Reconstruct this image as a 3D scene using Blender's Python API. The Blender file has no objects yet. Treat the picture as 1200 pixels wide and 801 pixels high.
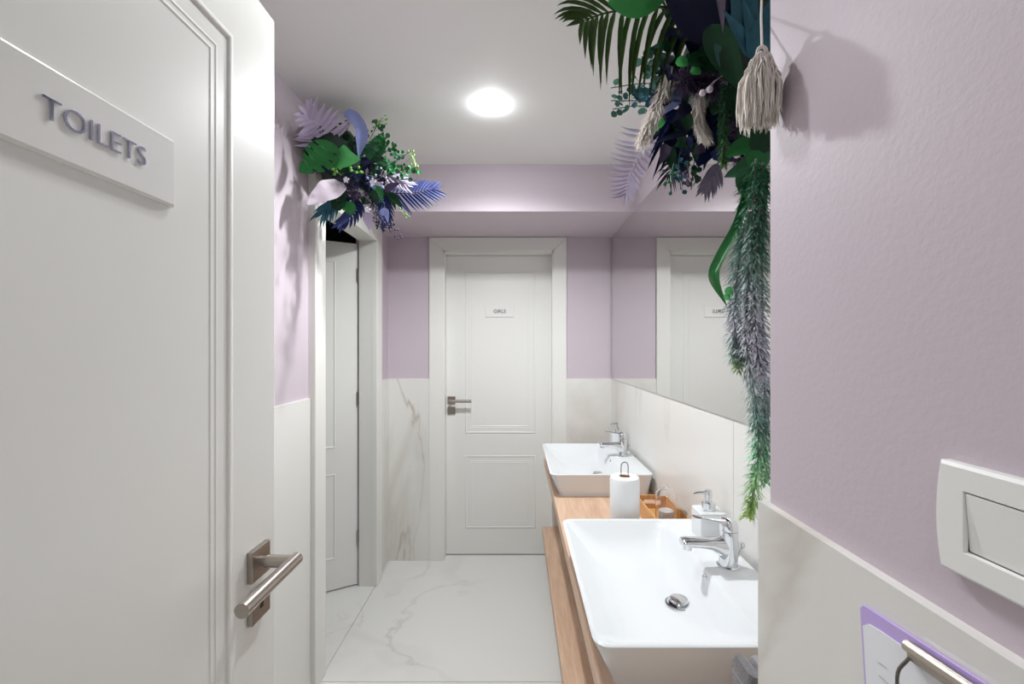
import bpy, bmesh, math, random
from mathutils import Vector, Matrix
random.seed(7)
S = bpy.context.scene
COL = S.collection

# ------------------------------------------------------------------ camera
F, VX, VY, H = 515.0, 606.0, 406.0, 1.387       # focal px, vanishing point px, eye height
cam_d = bpy.data.cameras.new('camera'); cam = bpy.data.objects.new('camera', cam_d); COL.objects.link(cam)
cam.location = (0, 0, H); cam.rotation_euler = (math.pi / 2, 0, 0)
cam_d.sensor_width = 36; cam_d.lens = F / 1200 * 36
cam_d.shift_x = (600 - VX) / 1200; cam_d.shift_y = (VY - 400.5) / 1200
cam_d.clip_start = 0.01
S.camera = cam
# ------------------------------------------------------------------ world / exposure / lamps
S.view_settings.view_transform = 'Standard'; S.view_settings.look = 'None'
S.view_settings.gamma = 1; S.view_settings.use_curve_mapping = False
S.view_settings.exposure = 0.66
w = bpy.data.worlds.new('world'); S.world = w; w.use_nodes = True
w.node_tree.nodes['Background'].inputs[0].default_value = (1, .98, .96, 1)
w.node_tree.nodes['Background'].inputs[1].default_value = 0.25
LAMP_W = 190.0             # radiance of the downlight lenses
SPOT_W = (38.0, 6.5)     # their reflector bulbs
LAMPS = [(-.104, 1.734), (-.20, .94)]
HALL_FILL_W = 46.0  # radiance of the added fill lamp in the hall

# ------------------------------------------------------------------ room numbers (metres)
XL, XR = -.84, .626          # side wall faces (paint)
YB = 2.86                    # back wall face
ZC = 2.342                   # ceiling
TILE_Z = 1.18                # top of the tile wainscot
PIER_X, PIER_Y = .336, .583
BEAM_Y, BEAM_Z = 2.307, 2.097

def P(px, py, y):
    "photo pixel at depth y"
    return Vector(((px - VX) * y / F, y, H - (py - VY) * y / F))

# ------------------------------------------------------------------ materials
def srgb(r, g, b):
    f = lambda c: (c / 255 / 12.92) if c / 255 <= .04045 else ((c / 255 + .055) / 1.055) ** 2.4
    return (f(r), f(g), f(b), 1)
def new_mat(name):
    m = bpy.data.materials.new(name); m.use_nodes = True
    nt = m.node_tree; b = nt.nodes['Principled BSDF']
    return m, nt, b
def mat(name, col, rough=.5, metal=0, var=0, vscale=8, bump=0, bscale=60, coat=0, spec=None, stretch=None, sheen=0):
    m, nt, b = new_mat(name)
    b.inputs['Base Color'].default_value = col; b.inputs['Roughness'].default_value = rough
    b.inputs['Metallic'].default_value = metal
    if coat: b.inputs['Coat Weight'].default_value = coat; b.inputs['Coat Roughness'].default_value = .12
    if spec is not None: b.inputs['Specular IOR Level'].default_value = spec
    if sheen: b.inputs['Sheen Weight'].default_value = sheen
    tc = nt.nodes.new('ShaderNodeTexCoord'); src = tc.outputs['Object']
    if stretch:
        mp = nt.nodes.new('ShaderNodeMapping'); mp.inputs['Scale'].default_value = stretch
        nt.links.new(src, mp.inputs[0]); src = mp.outputs[0]
    if var:
        n = nt.nodes.new('ShaderNodeTexNoise'); n.inputs['Scale'].default_value = vscale; n.inputs['Detail'].default_value = 4
        nt.links.new(src, n.inputs['Vector'])
        mx = nt.nodes.new('ShaderNodeMix'); mx.data_type = 'RGBA'
        mx.inputs[6].default_value = tuple(c * (1 - var) for c in col[:3]) + (1,)
        mx.inputs[7].default_value = tuple(min(1, c * (1 + var)) for c in col[:3]) + (1,)
        nt.links.new(n.outputs['Fac'], mx.inputs[0]); nt.links.new(mx.outputs[2], b.inputs['Base Color'])
    if bump:
        n = nt.nodes.new('ShaderNodeTexNoise'); n.inputs['Scale'].default_value = bscale; n.inputs['Detail'].default_value = 3
        nt.links.new(src, n.inputs['Vector'])
        bp = nt.nodes.new('ShaderNodeBump'); bp.inputs['Strength'].default_value = bump; bp.inputs['Distance'].default_value = .002
        nt.links.new(n.outputs['Fac'], bp.inputs['Height']); nt.links.new(bp.outputs[0], b.inputs['Normal'])
    return m
def marble(name, off, base=srgb(232, 230, 226), vein=srgb(172, 160, 142), rough=.25, vs=1.3, amt=.75, rot=(0, 0, 0), zs=.55):
    m, nt, b = new_mat(name); b.inputs['Roughness'].default_value = rough
    tc = nt.nodes.new('ShaderNodeTexCoord'); mp = nt.nodes.new('ShaderNodeMapping')
    mp.inputs['Location'].default_value = off; mp.inputs['Rotation'].default_value = rot
    mp.inputs['Scale'].default_value = (1, 1, zs)
    nt.links.new(tc.outputs['Object'], mp.inputs[0])
    def noise(scale, detail, dist=0):
        n = nt.nodes.new('ShaderNodeTexNoise'); n.inputs['Scale'].default_value = scale
        n.inputs['Detail'].default_value = detail; n.inputs['Distortion'].default_value = dist
        nt.links.new(mp.outputs[0], n.inputs['Vector']); return n.outputs['Fac']
    def math_(op, a, v):
        n = nt.nodes.new('ShaderNodeMath'); n.operation = op
        nt.links.new(a, n.inputs[0])
        if hasattr(v, 'links'): nt.links.new(v, n.inputs[1])
        else: n.inputs[1].default_value = v
        return n.outputs[0]
    def ramp(a, p0, p1, c0, c1):
        r = nt.nodes.new('ShaderNodeValToRGB'); e = r.color_ramp.elements
        e[0].position = p0; e[1].position = p1; e[0].color = (c0,) * 3 + (1,); e[1].color = (c1,) * 3 + (1,)
        nt.links.new(a, r.inputs[0]); return r.outputs[0]
    ridge = math_('ABSOLUTE', math_('SUBTRACT', noise(vs, 6, .6), .5), 0)
    thin = ramp(ridge, .0, .022, 1, 0)
    mask = ramp(noise(vs * .9, 2), .48, .62, 0, 1)
    wide = ramp(math_('ABSOLUTE', math_('SUBTRACT', noise(vs * .8, 5, 1.0), .5), 0), .0, .09, .35, 0)
    v = math_('MULTIPLY', math_('MAXIMUM', thin, wide), mask)
    v = math_('MULTIPLY', v, amt)
    mx = nt.nodes.new('ShaderNodeMix'); mx.data_type = 'RGBA'
    mx.inputs[6].default_value = base; mx.inputs[7].default_value = vein
    nt.links.new(v, mx.inputs[0]); nt.links.new(mx.outputs[2], b.inputs['Base Color'])
    return m
def wood(name, c1, c2, rough=.45, axis='Y', scale=1.0):
    m, nt, b = new_mat(name); b.inputs['Roughness'].default_value = rough
    tc = nt.nodes.new('ShaderNodeTexCoord'); mp = nt.nodes.new('ShaderNodeMapping')
    sc = {'X': (1.2, 14, 14), 'Y': (14, 1.2, 14), 'Z': (14, 14, 1.2)}[axis]
    mp.inputs['Scale'].default_value = tuple(s * scale for s in sc)
    nt.links.new(tc.outputs['Object'], mp.inputs[0])
    n = nt.nodes.new('ShaderNodeTexNoise'); n.inputs['Scale'].default_value = 1.5; n.inputs['Detail'].default_value = 6; n.inputs['Distortion'].default_value = 1.2
    nt.links.new(mp.outputs[0], n.inputs['Vector'])
    n2 = nt.nodes.new('ShaderNodeTexNoise'); n2.inputs['Scale'].default_value = 9; n2.inputs['Detail'].default_value = 2
    nt.links.new(mp.outputs[0], n2.inputs['Vector'])
    a = nt.nodes.new('ShaderNodeMath'); a.operation = 'MULTIPLY_ADD'; a.inputs[1].default_value = .35
    nt.links.new(n2.outputs['Fac'], a.inputs[0]); nt.links.new(n.outputs['Fac'], a.inputs[2])
    r = nt.nodes.new('ShaderNodeValToRGB'); e = r.color_ramp.elements
    e[0].position = .45; e[1].position = .85; e[0].color = c1; e[1].color = c2
    nt.links.new(a.outputs[0], r.inputs[0]); nt.links.new(r.outputs[0], b.inputs['Base Color'])
    return m
def emis(name, col, st):
    m, nt, b = new_mat(name)
    b.inputs['Base Color'].default_value = (1, 1, 1, 1)
    b.inputs['Emission Color'].default_value = col; b.inputs['Emission Strength'].default_value = st
    return m
def glass(name, tint=(1, 1, 1, 1)):
    m, nt, b = new_mat(name)
    b.inputs['Base Color'].default_value = tint; b.inputs['Roughness'].default_value = 0
    b.inputs['Transmission Weight'].default_value = 1; b.inputs['IOR'].default_value = 1.47
    return m
def attr_mat(name, rough=.55):
    m, nt, b = new_mat(name); b.inputs['Roughness'].default_value = rough
    a = nt.nodes.new('ShaderNodeAttribute'); a.attribute_name = 'Col'
    nt.links.new(a.outputs['Color'], b.inputs['Base Color']); return m

M = {}
M['lilac'] = mat('lilac_paint', srgb(204, 191, 200), .55, bump=.14, bscale=150)
M['ceiling'] = mat('ceiling_paint', srgb(243, 242, 240), .7)
M['white'] = mat('white_satin_paint', srgb(236, 235, 231), .3, bump=.02, bscale=25, stretch=(30, 30, 1))
M['trimwhite'] = mat('white_trim_paint', srgb(236, 235, 230), .35)
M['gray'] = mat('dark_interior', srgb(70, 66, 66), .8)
M['steel'] = mat('brushed_steel', srgb(176, 168, 160), .28, 1, bump=.05, bscale=400, stretch=(1, 1, 12))
M['chrome'] = mat('chrome', srgb(225, 227, 230), .05, 1)
M['chromeletter'] = mat('mirror_letter', srgb(190, 195, 210), .08, 1)
M['dark'] = mat('dark_gap', srgb(30, 28, 28), .6)
M['ceramic'] = mat('white_ceramic', srgb(228, 231, 233), .07, spec=.6)
M['oak'] = wood('oak_board', srgb(196, 160, 134), srgb(222, 190, 164))
M['bamboo'] = wood('bamboo', srgb(190, 138, 85), srgb(222, 172, 115), axis='Y', scale=1.6)
M['plastic'] = mat('white_plastic', srgb(240, 240, 238), .3)
M['acrylic'] = mat('frosted_acrylic', srgb(238, 237, 234), .15, spec=.6)
M['print'] = mat('grey_print', srgb(52, 52, 56), .5)
M['paper'] = mat('paper_towel', srgb(244, 246, 247), .85, bump=.4, bscale=220)
M['sheet'] = mat('paper_sheet', srgb(240, 241, 246), .6)
M['ink'] = mat('pencil_ink', srgb(165, 165, 175), .7)
M['violet'] = mat('violet_plastic', srgb(198, 174, 232), .3)
M['wire'] = mat('dark_wire', srgb(120, 116, 112), .25, 1)
M['towel_dark'] = mat('grey_terry', srgb(110, 108, 112), .95, var=.3, vscale=220, bump=1, bscale=260, sheen=.3)
M['towel_light'] = mat('light_grey_terry', srgb(150, 147, 154), .95, var=.25, vscale=220, bump=1, bscale=260, sheen=.3)
M['towel_band'] = mat('towel_band', srgb(160, 162, 164), .8)
M['cotton'] = mat('cotton', srgb(240, 236, 232), .95, bump=.6, bscale=90)
M['mirror'] = mat('mirror_silver', (.80, .80, .79, 1), 0.0, 1)
M['glass'] = glass('clear_glass')
M['grout'] = mat('grout', srgb(150, 146, 140), .9)
M['floor0'] = marble('floor_marble', (1.7, .3, 0), base=srgb(228, 227, 224), vs=1.5, rough=.2, amt=.33)
M['tile0'] = marble('wall_marble', (.4, 2.1, .3), vs=1.6)
M['tile1'] = marble('wall_marble_strong', (1.9, .5, 1.3), vs=3.2, amt=.7, zs=.2)
M['lamp'] = emis('lamp_lens', (.95, .985, 1, 1), LAMP_W)
M['lamp_b'] = emis('lamp_lens_soft', (.95, .985, 1, 1), LAMP_W * .45)
M['hall_fill'] = emis('hall_fill_lens', (1, .99, .97, 1), HALL_FILL_W)
def leafmat(n, c, r=.5, v=.25, tr=0):
    m = mat(n, srgb(*c), r, var=v, vscale=35, bump=.25, bscale=90, spec=.3); return m
M['palm'] = leafmat('palm_green', (58, 80, 34), .4)
M['green'] = leafmat('leaf_green', (38, 112, 54), .35)
M['lgreen'] = leafmat('leaf_bright_green', (92, 192, 108), .35, .12)
M['dgreen'] = leafmat('leaf_dark_green', (22, 64, 37), .4)
M['euc'] = leafmat('eucalyptus_green', (58, 110, 78), .55)
M['sage'] = leafmat('sage_green', (80, 122, 112), .55)
M['lime'] = leafmat('lime_berry', (130, 185, 85), .4)
M['navy'] = leafmat('navy_leaf', (16, 20, 52), .5)
M['blue'] = leafmat('blue_leaf', (24, 36, 84), .5)
M['deepblue'] = leafmat('deep_blue_frond', (20, 30, 74), .55)
M['sky'] = leafmat('pale_blue_leaf', (142, 152, 205), .55, .15)
M['teal'] = leafmat('teal_leaf', (52, 104, 118), .45)
M['lav'] = leafmat('lavender_leaf', (196, 182, 208), .6, .1)
M['pale'] = leafmat('pale_lilac_leaf', (214, 200, 212), .6, .1)
M['mauve'] = leafmat('mauve_leaf', (150, 140, 160), .6, .15)
M['plum'] = leafmat('plum_twig', (74, 62, 88), .7)
M['cream'] = mat('cream_fibre', srgb(250, 242, 234), .9)
M['white_flower'] = mat('white_flower', srgb(226, 222, 232), .7)
M['stem'] = mat('stem_brown', srgb(78, 78, 62), .7)
M['moss'] = mat('dark_moss', srgb(34, 48, 40), .95, var=.4, vscale=40, bump=1, bscale=60)
M['garland'] = attr_mat('garland_foliage')

# ------------------------------------------------------------------ builders
ORG = {}
def tag(o, label=None, cat=None, group=None, kind=None):
    if label: o['label'] = label
    if cat: o['category'] = cat
    if group: o['group'] = group
    if kind: o['kind'] = kind
    return o
def empty(name, loc, label=None, cat=None, group=None, kind=None, rz=0):
    o = bpy.data.objects.new(name, None); COL.objects.link(o); o.location = loc; o.empty_display_size = .05
    o.rotation_euler.z = rz
    ORG[o.name] = Vector(loc)
    return tag(o, label, cat, group, kind)
def mk(name, vf, m, parent=None, smooth=False, local=False, bevel=0, cols=None):
    "one mesh object from (verts, faces); verts in world space unless local"
    v, f = vf
    me = bpy.data.meshes.new(name)
    off = Vector((0, 0, 0))
    if parent and not local: off = ORG.get(parent.name, Vector((0, 0, 0)))
    me.from_pydata([tuple(Vector(p) - off) for p in v], [], f)
    if bevel or not cols:
        bm = bmesh.new(); bm.from_mesh(me)
        bmesh.ops.recalc_face_normals(bm, faces=bm.faces)
        if bevel:
            ed = [e for e in bm.edges if len(e.link_faces) == 2 and e.calc_face_angle(0) > .6]
            bmesh.ops.bevel(bm, geom=ed, offset=bevel, segments=2, affect='EDGES', profile=.6)
        bm.to_mesh(me); bm.free()
    if smooth: me.polygons.foreach_set('use_smooth', [True] * len(me.polygons))
    if cols:
        ca = me.color_attributes.new('Col', 'FLOAT_COLOR', 'POINT')
        ca.data.foreach_set('color', [c for q in cols for c in q])
    for mm in (m if isinstance(m, (list, tuple)) else [m]): me.materials.append(M[mm])
    o = bpy.data.objects.new(name, me); COL.objects.link(o)
    if parent: o.parent = parent; ORG[o.name] = ORG.get(parent.name, Vector((0, 0, 0)))
    return o
def smooth_angle(o, a=35):
    me = o.data; me.polygons.foreach_set('use_smooth', [True] * len(me.polygons))
    bm = bmesh.new(); bm.from_mesh(me)
    for e in bm.edges:
        e.smooth = len(e.link_faces) == 2 and e.calc_face_angle(0) < math.radians(a)
    bm.to_mesh(me); bm.free(); return o
def join(*parts):
    V, Fc = [], []
    for v, f in parts:
        n = len(V); V += [tuple(p) for p in v]; Fc += [tuple(i + n for i in q) for q in f]
    return V, Fc
def box(x0, x1, y0, y1, z0, z1):
    v = [(x, y, z) for x in (x0, x1) for y in (y0, y1) for z in (z0, z1)]
    return v, [(0, 1, 3, 2), (4, 6, 7, 5), (0, 4, 5, 1), (2, 3, 7, 6), (0, 2, 6, 4), (1, 5, 7, 3)]
def loft(loops, cap0=True, cap1=True):
    n = len(loops[0]); v = [p for l in loops for p in l]; f = []
    for k in range(len(loops) - 1):
        for i in range(n):
            j = (i + 1) % n
            f.append((k * n + i, k * n + j, (k + 1) * n + j, (k + 1) * n + i))
    if cap0: f.append(tuple(range(n - 1, -1, -1)))
    if cap1: f.append(tuple(range((len(loops) - 1) * n, len(loops) * n)))
    return v, f
def frame_of(d):
    d = Vector(d).normalized(); a = Vector((0, 0, 1)) if abs(d.z) < .9 else Vector((1, 0, 0))
    u = d.cross(a).normalized(); return u, d.cross(u).normalized()
def tube(pts, r, seg=8, cap=True):
    pts = [Vector(p) for p in pts]; loops = []; u = None
    for i, p in enumerate(pts):
        d = (pts[min(i + 1, len(pts) - 1)] - pts[max(i - 1, 0)])
        if u is None: u, w_ = frame_of(d)
        else:
            dn = d.normalized(); u = (u - dn * u.dot(dn)).normalized(); w_ = dn.cross(u)
        rr = r[i] if isinstance(r, (list, tuple)) else r
        loops.append([p + (u * math.cos(t) + w_ * math.sin(t)) * rr for t in (2 * math.pi * k / seg for k in range(seg))])
    return loft(loops, cap, cap)
def cyl(a, b, r, seg=24, r2=None): return tube([a, b], [r, r2 if r2 is not None else r], seg)
def lathe(c, prof, seg=32, axis='Z', cap=True):
    c = Vector(c); loops = []
    for r, h in prof:
        l = []
        for k in range(seg):
            t = 2 * math.pi * k / seg
            q = {'Z': (r * math.cos(t), r * math.sin(t), h), 'X': (h, r * math.cos(t), r * math.sin(t)), 'Y': (r * math.sin(t), h, r * math.cos(t))}[axis]
            l.append(c + Vector(q))
        loops.append(l)
    return loft(loops, cap, cap)
def rrect(x0, x1, y0, y1, r, z, n=6):
    pts = []
    for cx, cy, a0 in ((x1 - r, y1 - r, 0), (x0 + r, y1 - r, 90), (x0 + r, y0 + r, 180), (x1 - r, y0 + r, 270)):
        for k in range(n + 1):
            a = math.radians(a0 + 90 * k / n); pts.append(Vector((cx + r * math.cos(a), cy + r * math.sin(a), z)))
    return pts
def bez(pts, n):
    "smooth curve through control points (catmull-rom)"
    pts = [Vector(p) for p in pts]; q = [pts[0] * 2 - pts[1]] + pts + [pts[-1] * 2 - pts[-2]]; out = []
    for i in range(n + 1):
        t = i / n * (len(pts) - 1); k = min(int(t), len(pts) - 2); u = t - k
        a, b, c, d = q[k:k + 4]
        out.append(.5 * ((2 * b) + (c - a) * u + (2 * a - 5 * b + 4 * c - d) * u * u + (3 * b - a - 3 * c + d) * u ** 3))
    return out
def ring_panel(u0, u1, v0, v1, prof, to3):
    "rectangular moulding: profile of (inset, height); to3(u, v, h) -> point"
    loops = [[to3(u0 + i, v0 + i, h), to3(u1 - i, v0 + i, h), to3(u1 - i, v1 - i, h), to3(u0 + i, v1 - i, h)] for i, h in prof]
    return loft(loops, False, False)
def text_mesh(s, size, depth):
    c = bpy.data.curves.new('t', 'FONT'); c.body = s; c.size = size; c.extrude = depth; c.align_x = 'CENTER'; c.align_y = 'CENTER'
    c.resolution_u = 4; c.offset = -size * .012 if len(s) > 5 else size * .006
    o = bpy.data.objects.new('t', c); COL.objects.link(o); bpy.context.view_layer.update()
    me = o.evaluated_get(bpy.context.evaluated_depsgraph_get()).to_mesh()
    v = [Vector(q.co) for q in me.vertices]; f = [tuple(p.vertices) for p in me.polygons]
    bpy.data.objects.remove(o); bpy.data.curves.remove(c)
    return v, f
def islands(v, f):
    par = {}
    def fd(a):
        while par.setdefault(a, a) != a: par[a] = par[par[a]]; a = par[a]
        return a
    key = lambda i: tuple(round(c, 6) for c in v[i])
    for q in f:
        for i in q[1:]: par[fd(key(i))] = fd(key(q[0]))
    g = {}
    for q in f: g.setdefault(fd(key(q[0])), []).append(q)
    out = []
    for fs in g.values():
        ids = sorted({i for q in fs for i in q}); mp = {i: k for k, i in enumerate(ids)}
        out.append(([v[i] for i in ids], [tuple(mp[i] for i in q) for q in fs]))
    return sorted(out, key=lambda a: sum(p.x for p in a[0]) / len(a[0]))

def struct(name, vf, m, label, cat, bevel=0):
    return tag(mk(name, vf, m, bevel=bevel), label, cat, kind='structure')

# ------------------------------------------------------------------ room shell
YN = -.14                                   # hall side of the entrance wall
floor = struct('floor', box(-1.75, .75, -1.7, 4.0, -.06, -.004), 'grout', 'pale marble tiled floor of the washroom', 'floor')
G = .0012
xs = [(-1.75, -.822), (-.822, .64)]
ys = [(-1.7, -.6), (-.6, .62), (.62, 1.82), (1.82, 2.95), (2.95, 4.0)]
for (a, b) in xs:
    for (c, d) in ys:
        mk('tile', box(a + G, b - G, c + G, d - G, -.004, 0), 'floor0', floor)
struct('ceiling', box(-1.75, .75, -1.7, 4.0, ZC, ZC + .08), 'ceiling', 'plain white painted ceiling', 'ceiling')
# left wall with doorway 1.862..2.543
DL0, DL1, DLZ = 1.862, 2.543, 2.0
TW = .09
wl = struct('wall_left', join(box(XL - .10, XL, YN, DL0 - .02, 0, ZC), box(XL - .10, XL, DL1 + .02, YB + .1, 0, ZC),
            box(XL - .10, XL, DL0 - .02, DL1 + .02, DLZ + .02, ZC)), 'lilac', 'lilac painted wall with a doorway and marble wainscot', 'wall')
for c, d, mm in ((YN, .60, 'tile0'), (.602, 1.764, 'tile0'), (2.642, YB, 'tile1')):
    mk('tile', box(XL, XL + .01, c, d, 0, TILE_Z), mm, wl)
# back wall with doorway
BX0, BX1, BZ = -.475, .232, 2.011
wb = struct('wall_back', join(box(XL, BX0 - .02, YB, YB + .1, 0, ZC), box(BX1 + .02, XR, YB, YB + .1, 0, ZC),
            box(BX0 - .02, BX1 + .02, YB, YB + .1, BZ + .02, ZC)), 'lilac', 'lilac painted end wall with marble wainscot around a white door', 'wall')
mk('tile', box(XL + .01, -.566, YB - .01, YB, 0, TILE_Z), 'tile1', wb)
mk('tile', box(.318, XR - .01, YB - .01, YB, 0, TILE_Z), 'tile0', wb)
struct('trim_1', box(XL, XR, BEAM_Y, YB, BEAM_Z, ZC), 'lilac', 'lilac boxed beam under the ceiling above the far door', 'beam')
# right wall
wr = struct('wall_right', box(XR, XR + .1, PIER_Y - .1, YB + .1, 0, ZC), 'lilac', 'lilac wall behind the mirror with marble tiles above the counter', 'wall')
for c, d in ((PIER_Y, 1.25), (1.252, 2.45), (2.452, YB - .01)):
    mk('tile', box(XR - .01, XR, c, d, 0, TILE_Z), 'tile0', wr)
# pier beside the entrance
wp = struct('wall_entrance', box(PIER_X, XR + .1, YN, PIER_Y, 0, ZC), 'lilac', 'lilac plastered pier beside the entrance with marble lower half', 'wall')
mk('tile', box(PIER_X - .011, PIER_X, YN, PIER_Y + .010, 0, TILE_Z), 'tile0', wp)
mk('tile', box(PIER_X, XR, PIER_Y, PIER_Y + .010, 0, TILE_Z), 'tile0', wp)
# entrance wall left of the door + lintel, hall behind the camera
struct('wall_front', join(box(XL - .1, -.50, YN, -.02, 0, ZC), box(-.50, PIER_X, YN, -.02, 2.05, ZC)), 'lilac', 'lilac wall around the entrance doorway', 'wall')
struct('wall_hall', join(box(-1.75, .75, -1.75, -1.65, 0, ZC), box(-1.8, -1.7, -1.7, YN, 0, ZC), box(.70, .80, -1.7, YN, 0, ZC), box(-1.75, XL - .1, YN - .01, YN + .05, 0, ZC)),
       'ceiling', 'plain light wall of the hall outside the entrance', 'wall')
# dark cubicle behind the left door, closed room behind the far door
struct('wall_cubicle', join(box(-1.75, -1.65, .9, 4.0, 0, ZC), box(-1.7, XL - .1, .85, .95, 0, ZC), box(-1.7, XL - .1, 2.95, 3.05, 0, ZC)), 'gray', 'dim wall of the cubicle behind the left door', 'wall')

# ------------------------------------------------------------------ door pieces
PROF_O = [(0, 0), (.002, .0028), (.005, .0036), (.009, .003), (.012, .0004)]
PROF_I = [(0, 0), (.002, .0011), (.004, .0011), (.006, .0002), (.011, .0002), (.013, .0011), (.015, .0011), (.017, 0)]
def door_leaf(parent, width, height, to3, thick_box, sides=True):
    leaf = mk('leaf', thick_box, 'white', parent, local=True, bevel=.002)
    for z0, z1 in ((.81, height - .108), (.18, .665)):
        o = mk('panel_moulding', ring_panel(.117, width - .117, z0, z1, PROF_O, to3), 'white', leaf, local=True, smooth=False)
        smooth_angle(o, 50)
        o = mk('panel_moulding', ring_panel(.150, width - .150, z0 + .036, z1 - .036, PROF_I, to3), 'white', leaf, local=True)
    return leaf
def lever_set(parent, to3, u, z, sgn, keyhole='slot'):
    "square roses with a round lever; to3(u, z, h) local; lever points towards sgn*u"
    q = .0255
    def plate(zc, nm):
        v, f = box(-q, q, -q, q, 0, .009); v = [to3(u + a, zc + b, c) for a, b, c in v]
        return mk(nm, (v, f), 'steel', parent, local=True, bevel=.0012)
    rose = plate(z, 'rosette')
    T = lambda a, b, c: to3(u + a, z + b, c)
    lev = mk('lever', join(tube([T(0, 0, .009), T(0, 0, .020)], .0085, 20), tube([T(0, 0, .018), T(0, 0, .064)], .0102, 24),
                           tube([T(-.0102 * sgn, 0, .062), T(.138 * sgn, 0, .062)], .0102, 24)), 'steel', parent, local=True)
    smooth_angle(lev, 40)
    esc = plate(z - .068, 'key_rosette')
    if keyhole == 'slot':
        v, f = box(-.004, .004, -.008, .008, .009, .0096); v = [to3(u + a, z - .068 + b, c) for a, b, c in v]
        mk('keyhole', (v, f), 'dark', esc, local=True)
    else:
        T2 = lambda a, b, c: to3(u + a, z - .068 + b, c)
        mk('privacy_knob', tube([T2(0, 0, .009), T2(0, 0, .014)], .006, 16), 'steel', esc, local=True)
    return rose

# entrance door, swung in against the left side
DX = -.432
d1 = empty('door_1', (DX, -.017, 0), 'white panelled entrance door standing open, with steel lever handle', 'door', kind='structure')
LW = .80
to3 = lambda u, v, h: Vector((h, LW - u, v))                    # u measured from the free edge
door_leaf(d1, LW, 1.966, to3, box(-.042, 0, 0, LW, .008, 1.966))
lever_set(d1, to3, LW - (.728 + .017), H - .355, 1)
jamb = join(box(-.035, .0, -.123, -.004, 0, 2.03), box(-.060, .735, -.123, -.005, 1.99, 2.04), box(.735, .766, -.123, -.005, 0, 2.04))
mk('frame', jamb, 'trimwhite', d1, local=True, bevel=.002)

# far door with the GIRLS plate
YD = 2.926
d3 = empty('door_3', (BX0, YD, 0), 'closed white panelled door in the end wall with white architrave', 'door', kind='structure')
GW = BX1 - BX0 - .012 + .02
to3g = lambda u, v, h: Vector((.012 + u, -h, v))
door_leaf(d3, GW - .012, 1.99, to3g, box(.004, GW, 0, .04, .008, 1.993))
lever_set(d3, to3g, .027, H - .355, 1, 'knob')
yt = 2.845 - YD
xo0, xi0, xi1, xo1 = -.569 - BX0, -.003, BX1 + .003 - BX0, .32 - BX0
for poly in ([(xo0, 0), (xi0, 0), (xi0, BZ - .0006), (xo0, 2.0934)], [(xi1, 0), (xo1, 0), (xo1, 2.0934), (xi1, BZ - .0006)],
             [(xo0 + .0006, 2.094), (xi0 + .0006, BZ), (xi1 - .0006, BZ), (xo1 - .0006, 2.094)]):      # mitred corners
    mk('architrave', loft([[Vector((a, yy, b)) for a, b in poly] for yy in (YB - YD, yt)]), 'trimwhite', d3, local=True, bevel=.0015)
mk('jamb', join(box(-.020, .004, YB - YD - .01, .04, 0, BZ + .01), box(BX1 - BX0 - .004, BX1 - BX0 + .02, YB - YD - .01, .04, 0, BZ + .01),
                box(-.02, BX1 - BX0 + .02, YB - YD - .01, .04, 1.994, BZ + .012)), 'trimwhite', d3, local=True)

# left door: frame in the wall, leaf swung into the cubicle
d2 = empty('door_2', (XL, DL1, 0), 'white doorway in the left wall with its leaf ajar into a dark cubicle', 'door', kind='structure')
XT = .03                                     # architrave stands this proud of the wall
mk('architrave', box(-.004, XT, DL0 - TW - DL1 - .006, DL0 - DL1, 0, 2.09), 'trimwhite', d2, local=True, bevel=.003)
mk('architrave', box(-.004, XT, 0, TW + .006, 0, 2.09), 'trimwhite', d2, local=True, bevel=.003)
mk('architrave', box(-.004, XT - .0005, DL0 - DL1, 0, DLZ, 2.09), 'trimwhite', d2, local=True, bevel=.003)
mk('jamb', join(box(-.075, .0, DL0 - DL1 - .02, DL0 - DL1, 0, DLZ + .02), box(-.075, 0, 0, .02, 0, DLZ + .02), box(-.075, 0, DL0 - DL1 - .02, .02, DLZ, DLZ + .02)),
   'trimwhite', d2, local=True)
ang = math.radians(-60)
hinge = Vector((-.088, .012, 0))
R = Matrix.Rotation(ang, 3, 'Z')
def to2(u, v, h): return hinge + R @ Vector((h - .004, -u, v))
LWB = .69
leaf2v = [to2(-y, z, x) for x, y, z in box(-.04, 0, -LWB, 0, .008, 1.985)[0]]
leaf2 = mk('leaf', (leaf2v, box(0, 1, 0, 1, 0, 1)[1]), 'white', d2, local=True, bevel=.002)
for z0, z1 in ((.81, 1.875), (.18, .665)):
    mk('panel_moulding', ring_panel(.117, LWB - .117, z0, z1, [(0, 0), (.003, .003), (.008, .003), (.012, .0)], to2), 'white', leaf2, local=True)
for z in (1.765, 1.05, .245):
    mk('hinge', join(cyl(hinge + Vector((.004, -.004, z)), hinge + Vector((.004, -.004, z + .075)), .006, 12),
                     box(hinge.x - .001, hinge.x + .022, hinge.y - .003, hinge.y - .0005, z + .005, z + .07)), 'steel', d2, local=True)

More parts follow.
